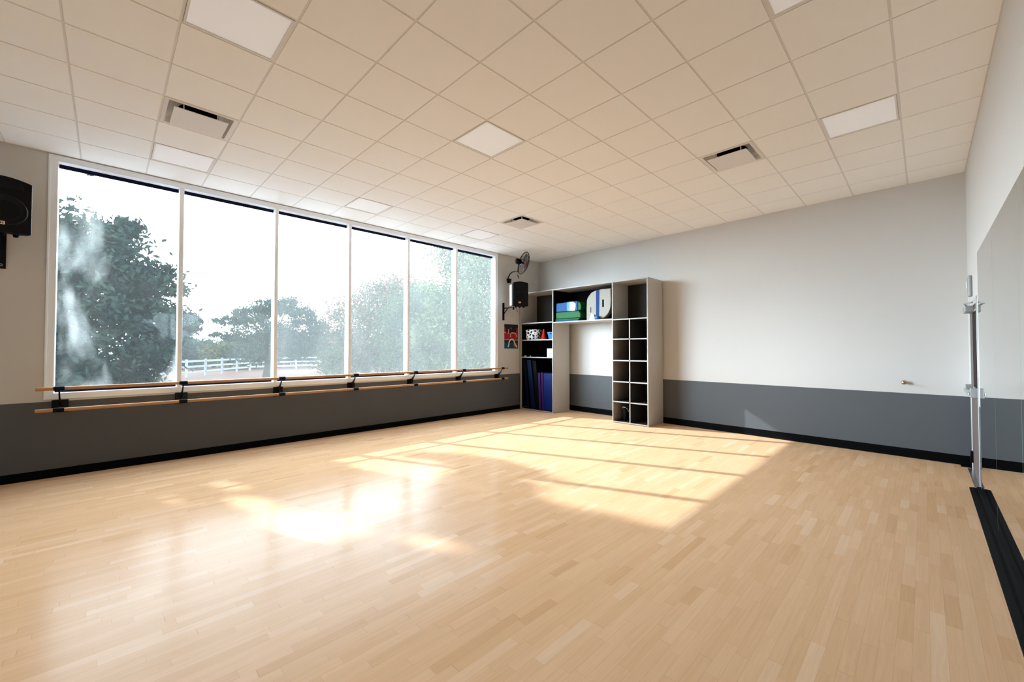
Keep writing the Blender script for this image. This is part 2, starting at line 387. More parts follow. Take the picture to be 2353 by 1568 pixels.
for k, (x, y) in enumerate(VENTS):
    if vp is None:
        vp = thing('ceiling_vent', vl[0], 'air vent', (x,y,CEIL), 0, 'plate vents in the ceiling grid')
        # flared housing: square rim, sloped neck and a round duct
        q = MB(); e = .296
        def ring(a, za, b_, zb):
            vs = [(-a,-a,za),(a,-a,za),(a,a,za),(-a,a,za),(-b_,-b_,zb),(b_,-b_,zb),(b_,b_,zb),(-b_,b_,zb)]
            q.add(vs, [(0,1,5,4),(1,2,6,5),(2,3,7,6),(3,0,4,7)])
        ring(e,.0,.262,-.002); ring(.262,-.002,.24,.05); ring(.24,.05,.20,.075); ring(e,0,e,.03)
        # top sheet with a round hole
        n = 32; vs = []; 
        for i in range(n):
            a = 2*PI*i/n; cx, sy = math.cos(a), math.sin(a); m_ = max(abs(cx),abs(sy)); vs.append((.20*cx/m_,.20*sy/m_,.075))
        for i in range(n):
            a = 2*PI*i/n; vs.append((.17*math.cos(a),.17*math.sin(a),.075))
        q.add(vs, [(i,(i+1)%n,n+(i+1)%n,n+i) for i in range(n)])
        q.build('vent_housing', M['vent'], vp)
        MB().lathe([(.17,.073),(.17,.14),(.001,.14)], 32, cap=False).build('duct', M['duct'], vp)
        MB().box(-.222,.222,-.222,.222,-.036,-.028).build('face_plate', M['vent'], vp, bevel=.002)
        for sx in (-.14,.14):
            for sy in (-.14,.14): MB().box(sx-.006,sx+.006,sy-.006,sy+.006,-.030,.078).build('hanger', M['vent'], vp)
        o = vp
    else:
        o = copy_tree(vp); o.location = (x,y,CEIL)
    o['label'] = vl[k]

# ------------------------------------------------------------------ ballet barre
XB = XW+.22
t = thing('ballet_barre', 'double wooden ballet barre on black brackets below the window', 'ballet barre', (XW, 3.23, .86))
def L_(p): return (p[0]-XW, p[1]-3.23, p[2]-.86)
for z, yy0, yy1, lb in ((1.088,-.58,7.053,'upper wooden rail'),(.834,-.58,7.053,'lower wooden rail')):
    o = MB().tube([L_((XB,yy0,z)), L_((XB,yy1,z))], .021, 16).build('rail', M['barre'], t); o['label'] = lb
BR = [-.395,.765,2.005,3.215,4.45,5.685,6.875]
for y in BR:
    q = MB()
    q.box(*[v for v in (0,.016)], y-.07-3.23, y+.07-3.23, .785-.86, .935-.86)
    br = q.build('bracket', M['blackmetal'], t, bevel=.004)
    a = MB()
    # curved flat arms to each rail
    for z1, zs in ((1.088,.90),(.834,.83)):
        pts = []
        for k in range(9):
            u = k/8
            pts.append(Vector((XW+.012 + (XB-XW-.012)*u, y, zs + (z1-zs)*(u**1.6 if z1 > 1 else u))))
        for k in range(8):
            p, p2 = pts[k], pts[k+1]; hh = .030*(1-k/8)+.011; h2 = .030*(1-(k+1)/8)+.011; w_ = .007
            vs = [L_((p.x,y-w_,p.z-hh)),L_((p.x,y+w_,p.z-hh)),L_((p.x,y+w_,p.z+hh)),L_((p.x,y-w_,p.z+hh)),L_((p2.x,y-w_,p2.z-h2)),L_((p2.x,y+w_,p2.z-h2)),L_((p2.x,y+w_,p2.z+h2)),L_((p2.x,y-w_,p2.z+h2))]
            a.add(vs, [(0,1,2,3),(7,6,5,4),(0,4,5,1),(1,5,6,2),(2,6,7,3),(3,7,4,0)])
    a.build('bracket_arm', M['blackmetal'], br)
    for z in (1.088,.834):
        MB().tube([L_((XB,y-.045,z)), L_((XB,y+.045,z))], .0265, 16).build('clamp', M['black'], br)

# ------------------------------------------------------------------ shelving
CY0, CY1 = 7.68, 8.33; T = .022
def panel(q, x0, x1, z0, z1, y0=CY0, y1=CY1): q.box(x0, x1, y0, y1, z0, z1)
def cabinet(name, label, x0, x1, z0, z1, cat='shelving'):
    return thing(name, label, cat, ((x0+x1)/2, (CY0+CY1)/2, z0))
def part(q, name, m, par, bevel=.0015):
    p = par.location; o = q.build(name, m, par, bevel=bevel); o.data.transform(Matrix.Translation(-Vector(p))); return o
def edge(par, segs):
    """pale edge banding on the front of the boards"""
    q = MB()
    for a0, a1, c0, c1 in segs: q.box(a0, a1, CY0-.002, CY0, c0, c1)
    return part(q, 'edge_band', M['lamedge'], par, 0)
# left tower
XL0, XL1 = XW+.03, -6.335
t = cabinet('shelving_tower', 'tall taupe shelving tower in the corner holding mats and a basket', XL0, XL1, 0, 3.0)
for a in (XL0, XL1-T): part(MB().box(a, a+T, CY0, CY1, 0, 3.01), 'side_panel', M['lam'], t)
part(MB().box(XL0+T, XL1-T, CY0, CY1, 3.01-T, 3.01), 'top_panel', M['lam'], t)
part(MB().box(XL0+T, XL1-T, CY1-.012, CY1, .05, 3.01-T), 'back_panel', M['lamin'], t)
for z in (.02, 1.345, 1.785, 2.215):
    part(MB().box(XL0+T, XL1-T, CY0+.004, CY1-.012, z-.012, z+.012), 'shelf', M['lamin'] if z > 2 else M['lamshade'], t)
part(MB().box(XL0+T, XL0+T+.002, CY0+.05, CY1-.013, .04, 2.19).box(XL1-T-.002, XL1-T, CY0+.02, CY1-.013, .04, 2.19).box(XL0+T+.002, XL1-T-.002, CY1-.016, CY1-.013, .04, 2.19), 'shade_lining', M['lamshade'], t, 0)  # thin sheets that paint the shade inside the lower bays
edge(t, [(XL0,XL0+T,0,3.01),(XL1-T,XL1,0,3.01),(XL0+T,XL1-T,3.01-T,3.01)]+[(XL0+T,XL1-T,z-.012,z+.012) for z in (.02,1.345,1.785,2.215)])
# bridge box between the towers
XM0, XM1 = XL1+.001, -4.705
t = cabinet('shelving_bridge', 'wide taupe open box bridging the two shelving towers', XM0, XM1, 2.17, 3.0)
part(MB().box(XM0, XM1, CY0, CY1, 2.185, 2.185+T+.004), 'bottom_panel', M['lam'], t)
part(MB().box(XM0, XM1, CY0, CY1, 3.005-T, 3.005), 'top_panel', M['lam'], t)
part(MB().box(XM0, XM1, CY1-.012, CY1, 2.211, 3.005-T), 'back_panel', M['lamshade'], t)
for a in (XM0, XM1-.004): part(MB().box(a, a+.004, CY0+.03, CY1-.012, 2.211, 3.005-T), 'shade_lining', M['lamshade'], t, 0)  # added sheets painting the shade on the box's inner sides
edge(t, [(XM0,XM1,2.185,2.185+T+.004),(XM0,XM1,3.005-T,3.005)])
# right tower with cubbyholes
XR0, XR1 = XM1+.001, -3.885
t = cabinet('cubby_tower', 'tall taupe cubbyhole tower with two columns of small cells', XR0, XR1, 0, 3.0)
for a in (XR0, XR1-T): part(MB().box(a, a+T, CY0, CY1, 0, 3.005), 'side_panel', M['lam'], t)
part(MB().box(XR0+T, XR1-T, CY0, CY1, 3.005-T, 3.005), 'top_panel', M['lam'], t)
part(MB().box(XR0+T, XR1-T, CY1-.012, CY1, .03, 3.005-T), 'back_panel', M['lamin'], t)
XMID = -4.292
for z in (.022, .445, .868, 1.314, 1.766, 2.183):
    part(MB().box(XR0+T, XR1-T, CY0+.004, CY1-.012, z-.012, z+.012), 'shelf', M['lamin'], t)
part(MB().box(XMID-.011, XMID+.011, CY0+.004, CY1-.012, .034, 2.171), 'divider', M['lamin'], t)
edge(t, [(XR0,XR0+T,0,3.005),(XR1-T,XR1,0,3.005),(XR0+T,XR1-T,3.005-T,3.005),(XMID-.011,XMID+.011,.034,2.171)]+[(XR0+T,XR1-T,z-.012,z+.012) for z in (.022,.445,.868,1.314,1.766,2.183)])

# things on the shelves -------------------------------------------------
# big folded mat: blue cover, green side
t = thing('folded_gym_mat', 'thick blue and green folded gym mat in the upper middle box', 'gym mat', (-5.93, 8.02, 2.252+.028))
x0, x1 = -6.30+5.93, -5.56+5.93
top = [(x0,.20),(x0+.02,.385),(x1-.10,.40),(x1-.02,.37),(x1,.20)]
MB().prism([(x0,.17),(x0+.005,.385),(x1-.11,.40),(x1-.09,.39),(x1-.09,.17)], -.27, .25, 'y').build('blue_panel', M['blue'], t, bevel=.02, seg=3)
MB().prism([(x0,.0),(x0,.168),(x1-.06,.168),(x1-.005,.10),(x1-.01,.0)], -.275, .25, 'y').build('green_panel', M['green'], t, bevel=.02, seg=3)
MB().prism([(x1-.088,.17),(x1-.088,.385),(x1-.03,.35),(x1,.28),(x1-.01,.19)], -.265, .25, 'y').build('green_end_flap', M['green'], t, bevel=.012, seg=3)
MB().prism([(x0+.34,.175),(x0+.33,.36),(x0+.36,.392),(x0+.52,.388),(x0+.60,.33),(x0+.585,.172)], -.279, -.272, 'y').build('glossy_front_patch', mat('glossy_pale_blue_vinyl', (.02,.20,.42), .08, noise=.5, nscale=9), t, bevel=.002)  # lighter, glossier patch on the mat's front
t = thing('thin_mat', 'thin green and blue mat lying flat under the thick folded mat', 'gym mat', (-5.93, 8.02, 2.211))
MB().box(-.385,.33,-.28,.26,.034,.065).build('green_layer', M['green'], t, bevel=.01, seg=3)
MB().box(-.385,.30,-.285,.26,.001,.033).build('blue_layer', M['blue'], t, bevel=.01, seg=3)
# beige board standing upright with hand holes
Dp = [(-5.437,2.212),(-5.437,2.476),(-5.428,2.67),(-5.40,2.735),(-5.359,2.785),(-5.31,2.83),(-5.25,2.858),(-5.178,2.878),(-5.05,2.89),(-4.80,2.885),(-4.795,2.60),(-4.80,2.50),(-4.82,2.42),(-4.86,2.345),(-4.91,2.295),(-4.97,2.255),(-5.05,2.225),(-5.12,2.212)]
ox, oy, oz = -5.12, 7.85, 2.212
t = thing('hand_hole_board', 'large beige rounded board with hand holes and a blue strap', 'board', (ox, oy, oz))
P = [(a-ox,b_-oz) for a, b_ in Dp]
q = MB(); q.prism(P, -.06, .06, 'y')
q.build('board_body', M['beige'], t, bevel=.012, seg=3)
MB().prism([(-.06,.004),(-.055,.66),(.030,.668),(.02,.003)], -.066, .064, 'y').build('blue_strap', M['darkstrap'], t, bevel=.003)
for (hx, hz, hw_, hh) in ((-.195,.235,.008,.075),(.125,.36,.020,.105)):
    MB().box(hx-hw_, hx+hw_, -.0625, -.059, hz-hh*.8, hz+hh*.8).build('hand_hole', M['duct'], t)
tag(MB().prism([(-5.345,2.2115),(-5.33,2.2115),(-5.20,2.2115),(-5.215,2.335),(-5.285,2.36)], 7.762, 7.772, 'y').build('white_paper_sheet', M['white'], bevel=.001), 'crumpled white sheet leaning against the beige board', 'paper')
q = MB().lathe([(.001,.0),(.045,.006),(.062,.03),(.06,.06),(.04,.085),(.001,.09)], 16, M=Matrix.Translation((-5.115,7.735,2.2115)) @ Matrix.Scale(.7,4,(0,1,0)))
tag(q.build('blue_bean_bag', M['binblue']), 'small bright blue bean bag at the foot of the strapped board', 'bean bag')
# basket, cone, bin
q = MB(); q.lathe([(.20,0),(.225,.02),(.245,.26),(.24,.262),(.225,.26),(.21,.03),(.001,.025)], 40)
o = q.build('patterned_basket', M['basket']); o.scale = (.96,.82,1); o.location = (-7.178,7.93,1.799)
tag(o, 'oval black and white branch-patterned storage basket on upper shelf', 'basket')
t = thing('traffic_cone', 'small orange red cone on the upper shelf beside the basket', 'cone', (-6.745,7.82,1.7975))
MB().lathe([(.088,0),(.09,.012),(.07,.016),(.02,.245),(.012,.262),(.001,.265)], 28).build('cone_body', M['red'], t)
MB().box(-.085,.085,-.085,.085,0,.010).build('cone_base', M['red'], t, bevel=.003)
t = thing('storage_bin', 'bright blue plastic bin with a handle hole beside the cone', 'bin', (-6.475,7.85,1.7975))
vs = []; 
for (a, z) in ((.075,0),(.105,.175)):
    vs += [(-a,-a*.9,z),(a,-a*.9,z),(a,a*.9,z),(-a,a*.9,z)]
q = MB().add(vs, [(0,3,2,1),(0,1,5,4),(1,2,6,5),(2,3,7,6),(3,0,4,7)])
q.add([(x*.95,y*.95,z+.004) for x,y,z in vs], [(0,1,2,3),(4,5,1,0),(5,6,2,1),(6,7,3,2),(7,4,0,3)])
q.box(-.110,.110,-.099,-.092,.168,.178); q.box(-.110,.110,.092,.099,.168,.178); q.box(-.110,-.103,-.095,.095,.168,.178); q.box(.103,.110,-.095,.095,.168,.178)
q.build('bin_body', M['binblue'], t)
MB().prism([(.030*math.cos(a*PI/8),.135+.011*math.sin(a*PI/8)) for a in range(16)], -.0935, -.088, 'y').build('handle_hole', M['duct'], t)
# shelf below: small white bits and a pale box
q = MB().lathe([(.03,0),(.034,.01),(.03,.03),(.001,.034)], 14, M=Matrix.Translation((-7.37,7.80,1.3575)))
tag(q.build('white_tape_roll', M['white']), 'small white tape roll at the left end of the dark shelf', 'tape roll')
q = MB().lathe([(.001,0),(.014,.004),(.019,.019),(.014,.034),(.001,.038)], 14, M=Matrix.Translation((-7.30,7.92,1.3575)))
tag(q.build('white_ball', M['white']), 'tiny white ball behind the tape roll on the dark shelf', 'ball')
t = thing('pale_box', 'pale cardboard box at the right end of the middle shelf', 'box', (-6.475,7.85,1.3575))
MB().box(-.112,.112,-.10,.10,0,.212).build('box_body', M['card'], t, bevel=.003)
MB().prism([(-.05,.0),(.06,.0),(.04,.12),(-.02,.13)], -.1012, -.1, 'y').build('box_print', M['greypl'], t)
# standing mats in the bottom bay (bottom x, top x, width, height, material, depth)
def lean(label, xb, xt, wd, h, m, y0, y1, name='standing_mat'):
    vs = []
    for y in (y0, y1): vs += [(xb,y,.0335),(xb+wd,y,.0335),(xt+wd,y,h),(xt,y,h)]
    q = MB().add(vs, [(0,1,2,3),(7,6,5,4),(0,4,5,1),(1,5,6,2),(2,6,7,3),(3,7,4,0)])
    return tag(q.build(name, m, bevel=.008, seg=3), label, 'mat', 'mats standing in the bottom of the shelving tower')
lean('dark navy mat leaning at the far left of the bay', -7.28,-7.415,.075,1.285,M['navy'],7.76,8.25)
lean('tall blue mat leaning left between dark mats', -7.10,-7.27,.135,1.27,M['navy'],7.74,8.25).data.materials[0] = mat('mid_blue_vinyl', (.0018,.008,.038), .45, spec=.15)
lean('tall black mat leaning against the blue one', -6.965,-7.11,.12,1.26,M['blackv'],7.78,8.25)
lean('slim purple mat with a slight left lean', -6.838,-6.885,.068,.955,M['purple'],7.74,8.2)
lean('slim purple mat standing closest to the royal blue mat', -6.755,-6.80,.06,.965,M['purple'],7.76,8.2)
lean('wide royal blue mat standing at the right of the bay', -6.678,-6.690,.305,.955,M['royal'],7.73,8.2)
lean('darker purple mat leaning behind the shorter ones', -6.60,-6.85,.09,1.27,mat('deep_purple_vinyl', (.010,.004,.035), .45, spec=.15),8.215,8.29)
# tumbler in the bottom left cubby
t = thing('drink_tumbler', 'black tumbler with a pale wire handle in the lowest left cubby', 'tumbler', (-4.50,7.86,.0345))
MB().lathe([(.042,0),(.046,.01),(.060,.25),(.058,.262),(.001,.265)], 24).build('tumbler_body', M['black'], t)
MB().tube([(-.055,-.03,.262),(-.03,-.04,.29),(.03,-.04,.285),(.075,-.03,.25),(.085,-.02,.20)], .006, 8).build('handle', M['chrome'], t)

# ------------------------------------------------------------------ poster
t = thing('wall_poster', 'acrobatics poster in red, black and blue on the window wall', 'poster', (XW, 7.385, 1.57))
PW = .49; PH = .62
def pp(px, pz): # poster uv (0..1 from left, 0..1 up) ; seen from the room +y is right
    return (-PW/2 + px*PW, pz*PH)
MB().box(0,.004,-PW/2,PW/2,0,PH).build('backing', M['blackp'], t)
def flat(q, pts, mi, h): q.prism([pp(*p) for p in pts], .004, h, 'x', mi)
q = MB()
flat(q, [(0,.36),(1,.36),(1,.645),(0,.645)], 0, .0046)
flat(q, [(.83,.645),(1,.645),(1,.86),(.87,.87)], 0, .0046); flat(q, [(0,.645),(.10,.645),(.09,.86),(0,.88)], 0, .0046)
flat(q, [(0,0),(1,0),(1,.245),(0,.245)], 1, .0046)
q.build('printed_bands', [M['redp'], M['bluep']], t)
def ptube(q, pts, rad, mi, h=.005):
    for (a, b_), (c_, d_) in zip(pts[:-1], pts[1:]):
        A_ = Vector(pp(a,b_)); B_ = Vector(pp(c_,d_)); n = (B_-A_).normalized(); n = Vector((-n.y,n.x))*rad
        q.prism([(A_-n)[:], (B_-n)[:], (B_+n)[:], (A_+n)[:]], .0046, h, 'x', mi)
for nm, pts, rad in (('printed_top_line',[(0,.665),(.12,.65)],.008),('printed_low_line',[(0,.36),(1,.355)],.006),('printed_arm',[(.30,.80),(.29,.70),(.28,.60)],.013),
                     ('printed_acrobat',[(.44,.47),(.45,.60),(.52,.655),(.82,.64),(.90,.47)],.012),('printed_head',[(.45,.845),(.50,.835)],.014)):
    q = MB(); ptube(q, pts, rad, 0); q.build(nm, M['pink'], t)
q = MB(); ptube(q, [(.70,.07),(.82,.10),(.90,.06)], .02, 1, .0049); flat(q, [(.68,.08),(.88,.08),(.74,.22),(.66,.24)], 1, .0049)
ptube(q, [(.25,.065),(.32,.14),(.33,.26),(.42,.355),(.56,.39),(.68,.34),(.80,.17),(.93,.05)], .019, 0, .0053)
q.build('printed_bridge_figure', [M['cream'], M['orange']], t)

# thermostat
t = thing('wall_sensor', 'small white sensor high on the window wall near the corner', 'sensor', (XW, 8.28, 3.36))
MB().box(0,.02,-.022,.022,-.055,.055).build('sensor_case', M['white'], t, bevel=.004)

# ------------------------------------------------------------------ loudspeakers
def speaker(label, cx, cy, cz, ang, wallx, wally, small):
    """front looks along +x of its own frame, ang turns it"""
    t = thing('loudspeaker', label, 'loudspeaker', (cx,cy,cz), ang, 'black wall loudspeakers')
    w2 = .195; h2 = .305; dd = .30
    # moulded body: trapezoid in plan, bowed top
    def outline(s):
        pts = []
        for k in range(9):
            u = -1+2*k/8; pts.append((u*w2*s, h2*s - .035*u*u))
        for k in range(9):
            u = 1-2*k/8; pts.append((u*w2*s, -h2*s + .012*u*u))
        return pts
    F_ = outline(1); B_ = outline(.78); n = len(F_)
    vs = [(0,a,b_) for a,b_ in F_] + [(-.10,a,b_) for a,b_ in F_] + [(-dd,a*.82,b_) for a,b_ in B_]
    fs = [list(range(n)), list(range(2*n,3*n))[::-1]] + [(i,n+i,n+(i+1)%n,(i+1)%n) for i in range(n)] + [(n+i,2*n+i,2*n+(i+1)%n,n+(i+1)%n) for i in range(n)]
    MB().add(vs, fs).build('cabinet_body', M['black'], t, bevel=.008, seg=2)
    # woofer with surround, horn above
    Rm = Matrix.Translation((.001,0,-.06)) @ Matrix.Rotation(PI/2,4,'Y')
    MB().lathe([(.165,0),(.165,.006),(.150,.009),(.145,.004),(.125,.006),(.05,-.02),(.001,-.022)], 36, M=Rm, cap=False).build('woofer', M['blackmetal'], t)
    MB().prism([(-.13,.175),(.13,.175),(.115,.255),(-.115,.255)], .0, .007, 'x').build('horn', M['blackmetal'], t, bevel=.003)
    bd = MB().box(.008,.012,-.055,.0,-.225,-.190).build('badge', M['gold'], t)
    qq = MB()
    for k in range(3): qq.box(.012,.0128,-.048+k*.015,-.042+k*.015,-.220,-.196)
    qq.box(.012,.0128,-.036,-.014,-.211,-.205)
    qq.build('badge_print', M['blackp'], bd)
    for yy in (-.10,.0,.10): MB().lathe([(.026,0),(.018,-.028)], 14, M=Matrix.Translation((-.09,yy,-h2+.004))).build('rubber_foot', M['rubber'], t)
    return t
# right one, near the corner
sp = speaker('black loudspeaker mounted under the corner fan', -6.88, 7.12, 2.895, math.radians(-28), 0, 0, 0)
MB().box(-.275,-.10,-.2005,-.190,-.27,.24).build('side_window_sheen', M['bluish'], sp)  # pale sheet painting the window's bluish reflection on the black side
br = thing('speaker_bracket', 'black triangular wall bracket holding the loudspeaker in the corner', 'bracket', (XW, 7.10, 2.5), 0, 'loudspeaker wall brackets')
MB().box(0,.02,-.028,.028,-.215,.225).build('wall_plate', M['blackmetal'], br, bevel=.003)
MB().tube([(.01,0,.085),(.34,.02,.085)], .014, 8).build('arm', M['blackmetal'], br)
MB().tube([(.012,0,-.07),(.17,.01,.08)], .013, 8).build('brace', M['blackmetal'], br)
MB().tube([(.34,.02,.03),(.34,.02,.098)], .03, 12).build('pivot', M['blackmetal'], br)
cb = MB().tube([(-6.98,7.06,2.575),(-6.95,7.05,2.50),(-6.90,7.03,2.46),(-6.88,7.03,2.44)], .006, 6).build('cable', M['black'], sp)
cb.data.transform((Matrix.Translation(sp.location) @ sp.rotation_euler.to_matrix().to_4x4()).inverted())
# left one, cut by the frame
sp2 = speaker('black loudspeaker on the wall left of the window', -6.965, -.80, 3.125, math.radians(18), 0, 0, 1)
br2 = copy_tree(br); br2.location = (XW,-.90,2.70); br2['label'] = 'black wall bracket holding the loudspeaker left of the window'
for ch in br2.children:
    if ch.name.startswith('wall_plate'): ch.data = ch.data.copy(); ch.data.transform(Matrix.Scale(2.1,4,(0,1,0)))
    else: ch.location = (0,0,.04)
MB().tube([(.0215,.020+.02*math.cos(a*PI/5),-.175+.012*math.sin(a*PI/5)) for a in range(1,10)], .003, 5).build('printed_mark', M['white'], br2)

# ------------------------------------------------------------------ wall fan
FC = Vector((-6.80,7.13,3.636)); AX = Vector((.33,.92,-.20)).normalized()
t = thing('wall_fan', 'black wall-mounted oscillating fan above the corner loudspeaker', 'fan', (XW,7.27,3.31))
org = Vector((XW,7.27,3.31))
qr = AX.to_track_quat('Z','Y').to_matrix().to_4x4()
MF = Matrix.Translation(FC-org) @ qr
q = MB(); R_ = .275
for rr, zz, th in ((R_,0,.009),(R_*.82,.045,.0025),(R_*.55,.07,.0025),(R_*.28,.078,.003),(R_*.82,-.035,.0025),(R_*.55,-.055,.0025)):
    q.tube([(rr*math.cos(2*PI*k/48), rr*math.sin(2*PI*k/48), zz) for k in range(48)], th, 6, M=MF, closed=True)
for k in range(48):
    a = 2*PI*k/48; c_, s_ = math.cos(a), math.sin(a)
    q.tube([(R_*c_,R_*s_,0),(R_*.82*c_,R_*.82*s_,.045),(R_*.55*c_,R_*.55*s_,.07),(R_*.2*c_,R_*.2*s_,.08)], .0012, 4, M=MF)
    q.tube([(R_*c_,R_*s_,0),(R_*.82*c_,R_*.82*s_,-.035),(R_*.55*c_,R_*.55*s_,-.055),(.07*c_,.07*s_,-.062)], .0012, 4, M=MF)
q.build('cage', M['blackmetal'], t)
MB().lathe([(.001,.078),(.05,.078),(.055,.084),(.05,.09),(.001,.09)], 20, M=MF, cap=False).build('badge', M['redp'], t)
for k in range(3):
    vs = []; n = 10
    for i in range(n+1):
        u = i/n; rad = .04+.20*u; wdt = .05+.07*math.sin(u*PI*.75)
        for sgn in (-1,1):
            a = 2*PI*k/3 + sgn*wdt/(rad+.06)*.9 + .25*u
            vs.append((rad*math.cos(a), rad*math.sin(a), sgn*.018))
    fs = [(2*i,2*i+1,2*i+3,2*i+2) for i in range(n)]
    o = MB().add(vs, fs, M=MF, smooth=True).build('blade', M['fanblade'], t)
    so = o.modifiers.new('solid','SOLIDIFY'); so.thickness = .003
MB().lathe([(.001,-.215),(.045,-.212),(.062,-.195),(.068,-.16),(.068,-.09),(.05,-.07),(.02,-.06),(.02,.02),(.001,.02)], 24, M=MF, cap=False).build('motor', M['black'], t)
MC = FC + AX*(-.13)
arm = [(XW+.02,7.24,3.29),(-7.38,7.185,3.37),(-7.25,7.12,3.43),(-7.12,7.075,3.458),(-7.0,7.05,3.452),(-6.90,7.03,3.43)]
MB().tube([Vector(p)-org for p in arm], .016, 12).build('arm', M['blackmetal'], t)
MB().tube([Vector((-6.90,7.03,3.415))-org, Vector((-6.885,7.03,3.50))-org, MC-org-Vector((0,0,.05))], [.024,.017,.015], 12).build('neck', M['blackmetal'], t)
MB().prism([(-.06,.04),(.06,.04),(.035,-.07),(-.03,-.07)], 0, .075, 'x').build('wall_mount', M['blackmetal'], t, bevel=.005)
MB().tube([Vector((-6.95,7.04,3.44))-org, Vector((-6.95,7.07,3.37))-org], .002, 5).build('pull_cord', M['black'], t)
MB().tube([Vector((-6.95,7.07,3.37))-org, Vector((-6.95,7.10,3.33))-org, Vector((-6.95,7.135,3.28))-org], [.006,.013,.006], 8).build('cord_handle', M['black'], t)

# brass stop on the back wall
yk = yback(-.215)
t = thing('door_bumper', 'round brass knob stop on the back wall near the door', 'door stop', (-.215, yk, 1.075))
Mk = Matrix.Rotation(PI/2,4,'X')
MB().lathe([(.028,0),(.028,.006),(.012,.012),(.012,.045)], 20, M=Mk).build('stem', M['brass'], t)
MB().lathe([(.012,.04),(.026,.048),(.03,.062),(.022,.074),(.001,.078)], 20, M=Mk).build('knob', M['brass'], t)
tag(MB().lathe([(.007,0),(.007,.01),(.001,.012)], 10, M=Matrix.Translation((-3.78,yback(-3.78),1.72)) @ Mk).build('wall_hook', M['greypl']), 'tiny nail head beside the cubbyhole tower', 'nail')

# ------------------------------------------------------------------ mirrors
ye = [6.66,5.32,3.98,2.64,1.30,-.04,-1.38,-2.72]
ml = ['mirror panel next to the door', 'second mirror panel from the door', 'third mirror panel from the door', 'fourth mirror panel from the door']
for k in range(len(ye)-1):
    t = thing('wall_mirror', ml[k]+', reflecting the back wall' if k < 4 else 'tall frameless mirror panel at the camera end of the mirror row', 'mirror', (XR, (ye[k]+ye[k+1])/2, .03), 0, 'mirror panels on the right wall')
    h = (ye[k]-ye[k+1])/2 - .0012
    MB().box(-.0068,-.0062,-h+.002,h-.002,.002,2.569).build('silvered_face', M['mirror'], t)
    MB().box(-.0062,-.0002,-h,h,0,2.571).build('glass_edge', M['mirroredge'], t)

# ------------------------------------------------------------------ door, closer, panic bar, strobe
t = bpy.data.objects.new('door_1', None); COL.objects.link(t); struct(t, 'taupe exit door with a tall dark window beyond the mirrors'); t.location = (XR, (D0+D1)/2, 0)
yc = (D0+D1)/2; hy = (D1-D0)/2
q = MB(); q.box(-.004,.12,-hy,-hy+.05,0,DZ).box(-.004,.12,hy-.05,hy,0,DZ).box(-.004,.12,-hy,hy,DZ-.05,DZ); q.box(-.006,.0,-hy-.03,-hy,0,DZ+.03).box(-.006,0,hy,hy+.03,0,DZ+.03).box(-.006,0,-hy-.03,hy+.03,DZ,DZ+.03)
q.build('door_frame', M['doorf'], t, bevel=.003)
leaf = MB()
l0, l1 = 6.98-yc, 7.56-yc
leaf.box(-.001,.05,-hy+.052,l0,.01,DZ-.052).box(-.001,.05,l1,hy-.052,.01,DZ-.052).box(-.001,.05,l0,l1,.01,1.10).box(-.001,.05,l0,l1,2.0,DZ-.052)
leaf.build('door_leaf', M['doorp'], t, bevel=.002)
MB().box(.0005,.04,l0,l1,1.10,2.0).build('vision_glass', M['lite'], t)
qq = MB(); qq.box(-.003,.006,l0-.02,l0,1.08,2.02).box(-.003,.006,l1,l1+.02,1.08,2.02).box(-.003,.006,l0,l1,1.08,1.10).box(-.003,.006,l0,l1,2.0,2.02)
qq.build('glazing_bead', M['greypl'], t)
o = MB().box(-.075,.004,7.30-yc,7.66-yc,2.00,2.075).build('door_closer', M['greypl'], t, bevel=.012, seg=3)
MB().tube([(-.055,7.40-yc,2.08),(-.085,7.10-yc,2.085),(-.03,7.00-yc,2.09)], .009, 8).build('closer_arm', M['greypl'], o)
o = MB().box(-.075,-.035,7.02-yc,7.78-yc,1.025,1.065).build('panic_bar', M['chrome'], t, bevel=.008)
MB().box(-.06,.004,7.0-yc,7.08-yc,1.0,1.11).box(-.06,.004,7.74-yc,7.84-yc,1.0,1.11).build('bar_end', M['greypl'], o, bevel=.006)
MB().box(-.045,.10,-hy-.01,hy+.01,0,.012).build('threshold', M['chrome'], t, bevel=.004)
MB().box(-.025,.004,7.80-yc,7.86-yc,.12,.26).build('door_hinge', M['blackmetal'], t)
t = thing('alarm_strobe', 'small grey alarm box high above the door beside the mirrors', 'alarm', (XR, 7.52, 2.33))
MB().box(-.035,0,-.075,.075,-.13,.13).build('strobe_case', M['greypl'], t, bevel=.018, seg=3)
MB().box(-.045,-.035,-.045,.045,-.03,.06).build('strobe_lens', M['white'], t, bevel=.006)

# ------------------------------------------------------------------ outside
GZ = -.5
o = MB().box(-160, XW-.2, -90, 150, GZ-.3, GZ).build('ground', M['fieldm']); struct(o, 'dry pale field outside')
q = MB().add([(-26,-10,GZ+.01),(-21,-10,GZ+.01),(-24,45,GZ+.01),(-29,45,GZ+.01)], [(0,1,2,3)])
q.add([(-26,-10,GZ-.05),(-21,-10,GZ-.05),(-24,45,GZ-.05),(-29,45,GZ-.05)], [(3,2,1,0)])
struct(q.build('path', M['pathm']), 'pale gravel drive across the field')

